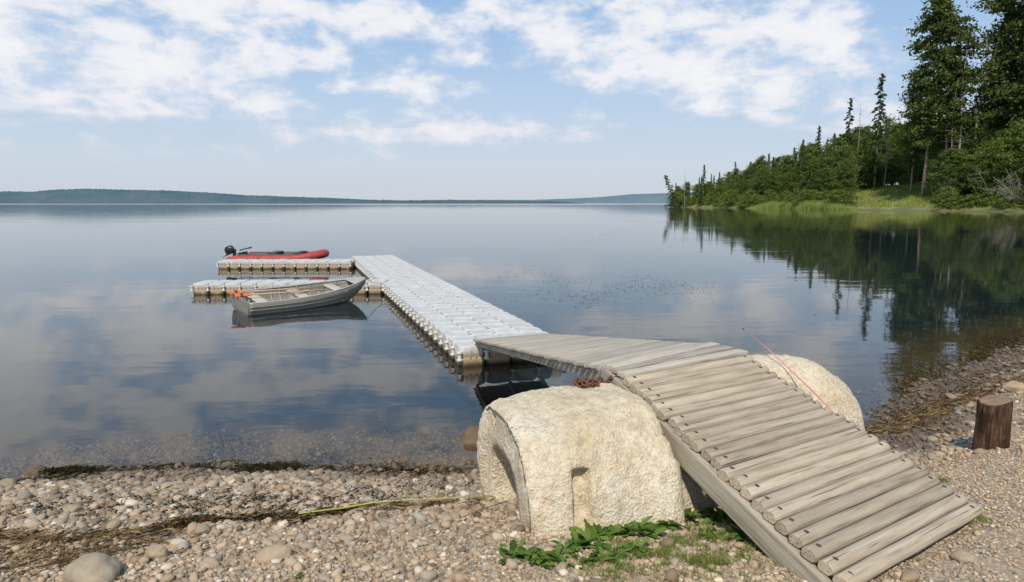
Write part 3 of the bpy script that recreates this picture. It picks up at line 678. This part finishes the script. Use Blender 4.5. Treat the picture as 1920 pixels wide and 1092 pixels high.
def weed(px,py,n,size,label,group,seed):
    g=random.Random(seed); p=G(px,py); o=thing('weed_plant',label,'plant',tuple(p),0,group); mb=MB(); n=int(n*.85); size*=.88
    for k in range(n):
        a=g.random()*6.28; L=size*g.uniform(.35,.95); wd=L*g.uniform(.28,.44); el=g.uniform(.4,1.35); r0=g.uniform(0,.09); V=[]; Fc=[]; ns=9; oa=g.random()*6.28; ox,oy=math.cos(oa)*r0,math.sin(oa)*r0
        for s in range(ns+1):
            u=s/ns; rr=L*u*math.cos(el*(1-u*.6)); z=L*(math.sin(el)*u-.45*u*u*g.uniform(.8,1.)); ww=wd*(math.sin(math.pi*min(u**1.3*.93+.04,1))**.7)*(1 if s%2 else .78)*.5
            c=(ox+rr*math.cos(a),oy+rr*math.sin(a)); V+= [(c[0]-math.sin(a)*ww,c[1]+math.cos(a)*ww,z+ww*.35),(c[0],c[1],z),(c[0]+math.sin(a)*ww,c[1]-math.cos(a)*ww,z+ww*.35)]
        for s in range(ns):
            q=s*3; Fc+=[(q,q+1,q+4,q+3),(q+1,q+2,q+5,q+4)]
        mb.add(V,Fc)
    mb.build('leaves','weed',o,smooth=True)
GL='leafy weeds along the front foot of the concrete block'; GR_='leafy weeds growing beside the ramp stringer'
for k,(px,py,n,s) in enumerate([(962,1045,34,.14),(1000,1055,34,.13),(1045,1050,32,.13),(1085,1030,38,.16),(1125,1012,44,.19),(1165,1002,42,.19),(1145,1045,30,.13),(1205,1005,36,.17),(1195,1040,24,.11),(1105,1058,24,.11),(1065,1062,22,.10),(1225,985,30,.16)]):
    weed(px,py,n,s,'green leafy weed at the front foot of the concrete block',GL,k)
for k,(px,py,n,s) in enumerate([(1245,962,40,.19),(1280,945,42,.21),(1320,950,42,.21),(1355,980,34,.17),(1245,995,28,.14),(1295,985,32,.15),(1395,1012,24,.13),(1268,925,36,.20),(1310,915,34,.20),(1340,1010,26,.13),(1290,965,34,.19)]):
    weed(px,py,n,s,'green leafy weed between the concrete block and ramp stringer',GR_,40+k)
weed(553,1090,7,.06,'tiny green sprout on the gravel at the bottom edge',None,77); weed(1812,812,6,.07,'small green sprout left of the stump',None,78)
def grass(regs,n,label,seed,h=(.015,.045)):
    g=random.Random(seed); V=[];Fc=[]
    cs=[(G(px,py),s) for px,py,s in regs]
    for i in range(n):
        p,s=g.choice(cs); x=p.x+g.gauss(0,s); y=p.y+g.gauss(0,s); a=g.random()*6.28; L=g.uniform(*h); w_=.0018; ln=g.uniform(.2,1.)*L
        if noise.noise(Vector((x*9,y*9,0)))<-.08: continue
        b=len(V); V+=[[x-math.sin(a)*w_,y+math.cos(a)*w_,0],[x+math.sin(a)*w_,y-math.cos(a)*w_,0],[x+math.cos(a)*ln,y+math.sin(a)*ln,L]]; Fc.append((b,b+1,b+2))
    V=np.array(V); V[:,2]+=HT(V[:,0],V[:,1])+.008; kind(bulk('grass',V,np.array(Fc),'grass',False),'stuff',label,'grass')
grass([(1180,1030,.12),(1260,1010,.12),(1330,1020,.14),(1290,1060,.1),(1150,1070,.08),(1400,1040,.12),(1240,1050,.1),(1430,1000,.08),(1345,1070,.06)],10000,'short green grass between the concrete block and ramp',5)
grass([(1840,980,.03),(1905,795,.03),(1690,890,.02),(1770,905,.02),(300,930,.02)],500,'sparse grass tufts in the gravel',6)
g=random.Random(4); V=[];Fc=[]
def specks(n,cx,cy,sx,sy,rot):
    for i in range(n):
        px=g.gauss(cx,sx); py=g.gauss(cy,sy)+ (px-cx)*rot+8*math.sin(px*.03)
        if py<400: continue
        p=P(px,py,.006); r=g.uniform(.012,.024)*(max(1,p.y/30)); a=g.random()*6; b=len(V)
        for k in range(6): V.append((p.x+math.cos(a+k*1.047)*r*1.3,p.y+math.sin(a+k*1.047)*r,.006+.004*(k%2)))
        Fc.append(tuple(range(b,b+6)))
specks(450,1150,548,95,9,-.04); specks(160,1010,520,60,6,.05); specks(120,1240,530,50,6,0); specks(150,1130,440,70,4,-.12); specks(90,1210,428,50,3,-.1)
specks(60,1650,545,60,30,0)
kind(bulk('floating_weed',np.array(V),np.array(Fc),'speck',False),'stuff','dark specks of weed floating on the open water','water weed')
# ------------------------------------------------------------------ trees
def leafquads(c,s,g):
    n=len(c); a=g.normal(0,1,(n,3)); a/=np.linalg.norm(a,axis=1)[:,None]; b=np.cross(a,g.normal(0,1,(n,3))); b/=np.linalg.norm(b,axis=1)[:,None]
    s=(s*g.uniform(.6,1.3,n))[:,None]; a=a*s; b=b*s*.7
    V=np.stack([c-a,c-b*.9,c+a,c+b],1).reshape(-1,3); Fa=np.arange(n*4).reshape(n,4); return V,Fa
def gen(seed,start,wf,nl,ln,ls,droop,clump,flat,mat,tr=.010,lim=True,up_=0.,curve=.0):
    g=np.random.default_rng(seed); cs=[]; mb=MB()
    tx=lambda h:curve*math.sin(h*3+seed); ty=lambda h:curve*math.cos(h*2+seed)
    mb.tube([(tx(k/10)-tx(0),ty(k/10)-ty(0),k/10*.98-.03*(k==0)) for k in range(11)],[tr*(1.05-k/10) +.0008 for k in range(11)],7)
    for i in range(nl):
        t=((i+g.random())/nl); h=start+(1-start)*t; az=g.uniform(0,6.283); L=wf(t)*g.uniform(.5,1.12)
        o=np.array([tx(h)-tx(0),ty(h)-ty(0),h]); e=o+np.array([math.cos(az)*L,math.sin(az)*L,-droop*L+up_*L])
        if e[2]>1: e[2]=1
        m=int(ln*g.uniform(.5,1.4)*(.35+L/max(wf(.3),.001)*.65))+2; u=g.random(m)**.55; pts=o+(e-o)*u[:,None]; pts[:,2]+=.12*L*np.sin(u*3.14)
        pts+=g.normal(0,1,(m,3))*clump*np.array([1,1,flat])*(.35+u[:,None]*.8); cs.append(pts)
        if lim and i%2==0: mb.tube([tuple(o),tuple((o+e)/2+np.array([0,0,.06*L])),tuple(e)],[tr*.3*(1-t)+.001,tr*.2*(1-t)+.0008,.0005],4,cap=False)
    V_,Fa=leafquads(np.concatenate(cs),ls,g); return bulk('crown',V_,Fa,mat,False,False), mb.mesh('trunk','bark',True)
spr=[gen(10+k,.04,lambda t:(.15+.02*(k%3))*(1-t)**.85+.006,120,34,.012,.42,.009,.5,'spruce') for k in range(4)]
thin=[gen(20+k,.10,lambda t:.085*(1-t)**.6*(1.2 if int(t*12)%2 else .8)+.010,90,28,.011,.45,.007,.5,'spruce') for k in range(2)]
dec=[gen(30+k,.06,lambda t:(.28+.03*(k%2))*max(.10,1-(1.8*t-.7)**2)**.5,110,75,.013,-.35,.026,.8,'decid',.012) for k in range(5)]
bsh=[gen(40+k,.0,lambda t:.55*max(.1,1-t**2)**.5,60,80,.030,-.1,.06,.8,'bush',.01,False) for k in range(3)]
def irr(k):
    rr=random.Random(k); a=[rr.uniform(.55,1.) for _ in range(9)]
    return lambda t:(.22*(1-t*.5))*a[min(int(t*9),8)]*(1 if t<.93 else .6)
big=[gen(50+k,[.26,.40,.20,.10][k],irr(50+k) if k<3 else (lambda t:.22*(1-t*.6)*(.85+.2*math.sin(t*23))),[100,66,95,120][k],180,.0076,.12,.018,.5,'bigleaf',.0070,True,.1,.012) for k in range(4)]
dk=gen(60,.04,lambda t:.25*max(.08,1-(1.5*t-.6)**2)**.5*(.82+.18*math.sin(t*31)),180,150,.0088,.05,.021,.6,'bigleaf',.01)
def deadtree(seed,nl=40,tr=.0055,wd=.10,start=.25):
    g=random.Random(seed); mb=MB(); mb.tube([(.01*math.sin(k*.7+seed),.01*math.cos(k),k/8) for k in range(9)],[tr*(1.1-k/8)+.0008 for k in range(9)],6)
    for i in range(nl):
        h=start+(1-start)*g.random(); a=g.random()*6.28; L=wd*(1.15-h)*g.uniform(.4,1.4); p=(.01*math.sin(h*5.6+seed),.0,h); e=Vector((p[0]+math.cos(a)*L,p[1]+math.sin(a)*L,h+L*g.uniform(-.4,.5)))
        mb.tube([p,e],[.0018,.0005],4,cap=False)
        for q in range(2):
            s=Vector(p).lerp(e,g.uniform(.4,.9)); mb.tube([s,s+Vector((g.uniform(-1,1),g.uniform(-1,1),g.uniform(-.5,.8)))*L*.4],[.0009,.0005],3,cap=False)
    return mb.mesh('trunk','barkd',True)
ded=[deadtree(70+k) for k in range(3)]
SHPX=[1225,1264,1396,1562,1740,1975,2100]; SHD=[430,420,330,260,220,185,175]
def sdp(px): return float(np.interp(px,SHPX,SHD))
def tree(px,topy,depth,proto,name,label,group=None,wide=1.,cat='tree'):
    b=W(px,HZ,depth); z=H(b.x,depth); t=W(px,topy,depth).z; h=t-z
    if h<1: return
    o=thing(name,label,cat,(b.x,depth,z-.2),R.uniform(0,6.28),group); o.matrix_basis=o.matrix_basis@Matrix.Diagonal((h*wide,h*wide,h,1))
    if isinstance(proto,tuple):
        put(bpy.data.objects.new('trunk',proto[1]),o); put(bpy.data.objects.new('crown',proto[0]),o)
    else: put(bpy.data.objects.new('trunk',proto),o)
    return o
sky_px=[1262,1285,1320,1360,1400,1440,1480,1520,1560,1600,1660,1700,1760,1850,1960]
sky_py=[350,343,333,326,304,292,283,260,246,240,226,220,212,195,165]
LS='dark spruce in the forest on the right shore'; LD='leafy green tree in the forest on the right shore'
gs='spruces of the right shore forest'; gd='leafy trees of the right shore forest'
px=1274.
while px<1965:
    tp_=np.interp(px,sky_px,sky_py)
    for row in range(4):
        q=px+R.uniform(-8,8); dd=sdp(q)+(8,16,25,36)[row]+R.uniform(0,7)+(28 if 1590<q<1752 else 0)
        base=HZ-8; top_=base-(base-tp_)*((.55,.74,.88,1.)[row])*R.uniform(.88,1.03)
        sp_=R.random()<(.1,.25,.38,.42)[row]
        if sp_: tree(q,top_-6,dd,R.choice(spr),'spruce_tree',LS,gs,R.uniform(.85,1.1))
        else: tree(q,top_,dd,R.choice(dec),'leafy_tree',LD,gd,R.uniform(.95,1.4))
    px+=R.uniform(11,17)
LB='low bush at the water side of the forest'; gb='bushes along the right shore'
px=1268.
while px<1960:
    if not(1590<px<1745):
        tree(px,HZ-R.uniform(12,30)*(1 if px>1350 else .7),sdp(px)+R.uniform(2,6),R.choice(bsh),'shore_bush',LB,gb,R.uniform(.9,1.5),'bush')
    elif R.random()<.6:
        tree(px,HZ-R.uniform(38,60),sdp(px)+R.uniform(34,40),R.choice(bsh),'shore_bush',LB,gb,R.uniform(.9,1.4),'bush')
    px+=R.uniform(9,16)
tree(1318,309,385,spr[0],'spruce_tree','pointed spruce above the bushes near the tip of the point',None,.9)
tree(1376,303,360,thin[1],'spruce_tree','slim spruce rising over the low trees of the point')
tree(1528,236,300,spr[1],'spruce_tree','pointed spruce on the skyline left of the two tallest slim spruces',None,.8)
tree(1583,183,290,thin[0],'spruce_tree','slim spruce, shorter of the two on the skyline',None,.9)
tree(1637,138,275,thin[1],'spruce_tree','tallest slim spruce standing clear on the skyline',None,.95)
tree(1500,262,300,spr[2],'spruce_tree','small pointed spruce where the skyline starts to rise',None,.8)
tree(1601,190,288,ded[0],'dead_tree','bare grey dead tree between the two slim skyline spruces')
tree(1283,320,400,ded[1],'dead_tree','bare dead tree near the tip of the point')
tree(1655,222,270,ded[2],'dead_tree','bare dead tree right of the tallest slim spruce')
o=tree(1268,324,408,thin[0],'leaning_tree','small leaning tree at the very tip of the point',None,1.8)
bb=o.location.copy(); o.matrix_basis=Matrix.Translation(bb)@Matrix.Rotation(-.34,4,'Y')@Matrix.Translation(-bb)@o.matrix_basis
tree(1728,-4,236,big[0],'tall_tree','tall spreading old tree, leftmost of the giants at right',None,1.1)
tree(1768,30,228,big[1],'tall_tree','tall old tree with bare lower trunk beside the leftmost giant')
tree(1788,95,224,ded[2],'dead_tree','tall dead pole tree between the giants',None,1.2)
tree(1776,150,224,ded[0],'dead_tree','second bare trunk close behind the tall dead pole tree',None,1.)
tree(1822,60,226,ded[1],'dead_tree','dead brownish tree with many fine branches right of the giants',None,1.7)
tree(1706,120,248,big[2],'tall_tree','mid height bushy tree at the left foot of the giants',None,.9)
tree(1888,-60,222,dk,'tall_tree','huge dark tree filling the right edge of the forest',None,1.)
tree(1940,-110,214,big[3],'tall_tree','huge dark tree half cut by the right edge',None,1.)
tree(1864,-10,232,big[2],'tall_tree','dark ragged tree just left of the huge edge tree',None,.85)
tree(1990,-60,206,dk,'tall_tree','huge dark tree just beyond the right edge',None,1.)
tree(1920,60,228,dec[1],'tall_tree','full dark tree behind the huge edge trees',None,.9)
tree(1905,230,203,dec[0],'leafy_tree','bright leafy tree in front of the dark edge trees',None,1.2)
tree(1845,270,212,dec[3],'leafy_tree','lower leafy tree right of the bare trunks',None,1.2)
g=random.Random(9)
for k in range(9):
    px0=R.uniform(1850,1925); a=W(px0,378,194); mb=MB()
    e=W(px0-R.uniform(10,55),R.uniform(312,362),186); mb.tube([a,a.lerp(e,.5)+Vector((0,0,R.uniform(.3,1.2))),e],[.15,.10,.04],5)
    for q in range(9):
        s=a.lerp(e,g.uniform(.3,1)); mb.tube([s,s+Vector((g.uniform(-3,2),g.uniform(-2,2),g.uniform(-2,2.5)))],[.055,.02],4)
    tag(mb.build('dead_branch','barkd',None,smooth=True,origin=tuple(a)),'bare grey fallen branch leaning over the water at the right shore','branch','fallen branches at the right shore')
g=np.random.default_rng(3); n=11000; px_=g.uniform(1395,1600,n); dp_=np.interp(px_,SHPX,SHD)-g.uniform(-3,7,n); x=(px_-960)/F*dp_*1.0; hgt=g.uniform(1.6,3.8,n)*np.interp(px_,[1395,1440,1570,1600],[.3,1,1,.4])
z0=np.minimum(HT(x,dp_),.5); lean=g.normal(0,.25,(n,2)); V=np.empty((n,3,3)); V[:,0]=np.stack([x-.10,dp_,z0-.1],1); V[:,1]=np.stack([x+.10,dp_,z0-.1],1); V[:,2]=np.stack([x+lean[:,0],dp_+lean[:,1],z0+hgt],1)
kind(bulk('reeds',V.reshape(-1,3),np.arange(n*3).reshape(n,3),'reed',False),'stuff','bright green reed bed in front of the forest','reeds')
n=22000; px_=g.uniform(1290,1850,n); dp_=np.interp(px_,SHPX,SHD)+g.uniform(0,34,n); x=(px_-960)/F*dp_; z0=HT(x,dp_); V=np.empty((n,3,3)); hg=g.uniform(.2,.9,n); l=g.normal(0,.3,(n,2))
V[:,0]=np.stack([x-.15,dp_,z0-.05],1); V[:,1]=np.stack([x+.15,dp_,z0-.05],1); V[:,2]=np.stack([x+l[:,0],dp_+l[:,1],z0+hg],1)
kind(bulk('grass',V.reshape(-1,3),np.arange(n*3).reshape(n,3),'bankgrass',False),'stuff','sunlit grass bank below the tall trees','grass')
# ------------------------------------------------------------------ sun, sky
sd=Vector((-.14,-.70,.84)).normalized()
L=bpy.data.lights.new('Sun','SUN'); L.energy=3.9; L.angle=math.radians(1.5); L.color=(1,.905,.77)
lo=bpy.data.objects.new('Sun',L); C.objects.link(lo); lo.rotation_euler=sd.to_track_quat('Z','Y').to_euler(); lo.location=(0,-5,10)
wd=bpy.data.worlds.new('World'); S.world=wd; wd.use_nodes=True; nt=wd.node_tree; nt.nodes.clear(); b=NB(nt)
out=b.n('ShaderNodeOutputWorld'); bg=b.n('ShaderNodeBackground'); bg.inputs[1].default_value=.1; b.l(bg.outputs[0],out.inputs[0])
sk=b.n('ShaderNodeTexSky',sky_type='NISHITA'); sk.sun_disc=False; sk.sun_elevation=math.asin(sd.z); sk.sun_rotation=math.atan2(sd.x,sd.y); sk.air_density=1.; sk.dust_density=1.5; sk.ozone_density=1.
gen_=tc(b,'Generated'); X3,Y3,Z3=zof(b,gen_)
hyp=b.m('SQRT',b.m('ADD',b.m('MULTIPLY',X3,X3),b.m('MULTIPLY',Y3,Y3))); az=b.m('ARCTAN2',X3,Y3); el=b.m('ARCTAN2',Z3,hyp)
grad=b.ramp(b.mr(el,0,.5,0,1,False),[(0,(6.3,6.8,7.5)),(.12,(6.1,7.0,8.1)),(.30,(5.0,6.5,8.5)),(.60,(3.0,5.0,8.1)),(1,(2.7,4.4,6.8))])
base=b.mix(.90,sk.outputs[0],grad)
ae=b.n('ShaderNodeCombineXYZ'); b.l(az,ae.inputs[0]); b.l(el,ae.inputs[1])
blobs=[(90,50,330,110,1),(240,150,260,55,.9),(40,175,220,45,.8),(470,112,100,30,1.),(480,40,150,50,.8),(608,112,65,28,1.),(690,45,140,45,.9),(770,158,145,28,1.05),(628,163,40,16,1.),(930,55,150,60,.75),
 (1140,90,160,75,1),(1330,100,240,90,1),(1470,170,260,70,.85),(1560,45,120,45,.7),(1280,15,210,55,.8),(740,230,420,42,.6),(900,255,300,24,.55),(820,115,130,22,.65),(1650,240,150,40,.4),(350,270,500,40,.3),
 (250,-170,650,150,.75),(1350,-190,700,170,.75),(860,-330,900,130,.6)]
cov=None
for (px,py,sx,sy,wt) in blobs:
    d=ray(px,py); a0=math.atan2(d[0],d[1]); e0=math.atan2(d[2],math.hypot(d[0],d[1]))
    q=b.vm('SUBTRACT',ae.outputs[0],(a0,e0,0)); q=b.vm('MULTIPLY',q,(F/sx,F/sy,0)); ln=b.vm('LENGTH',q,(0,0,0)); gq=b.mr(ln,.25,1.35,wt,0.)
    cov=gq if cov is None else b.m('ADD',cov,gq)
cov=b.m('MINIMUM',cov,1.)
cvs=b.vm('MULTIPLY',ae.outputs[0],(1.,1.9,1.))
nz=b.noise(cvs,13.,5,.52,.25); nz2=b.noise(cvs,46.,4,.6)
dn_=b.m('ADD',b.m('ADD',b.m('MULTIPLY',nz,.78),b.m('MULTIPLY',nz2,.22)),b.m('MULTIPLY',cov,.26))
dens=b.mr(dn_,.575,.80); dens=b.m('MULTIPLY',dens,b.mr(el,.0,.09,0,1)); dens=b.m('MULTIPLY',dens,.92)
ccol=b.mix(b.mr(dn_,.64,.88),(7.3,7.8,8.8),(9.6,9.5,9.6)); ccol=b.mix(b.mr(nz2,.4,.65,0,.3),ccol,(7.6,7.8,8.5))
ccol=b.mix(b.mr(el,.06,.14,.6,0.),ccol,(7.8,7.5,8.1))
b.l(b.mix(dens,base,ccol),bg.inputs[0])
cam=bpy.data.cameras.new('Camera'); cam.sensor_width=36; cam.lens=36*F/1920; cam.clip_start=.05; cam.clip_end=20000
co=bpy.data.objects.new('Camera',cam); C.objects.link(co); co.location=(0,0,HC); co.rotation_euler=(math.pi/2-TH,0,0); S.camera=co
S.view_settings.view_transform='Standard'; S.view_settings.look='None'; S.view_settings.exposure=0
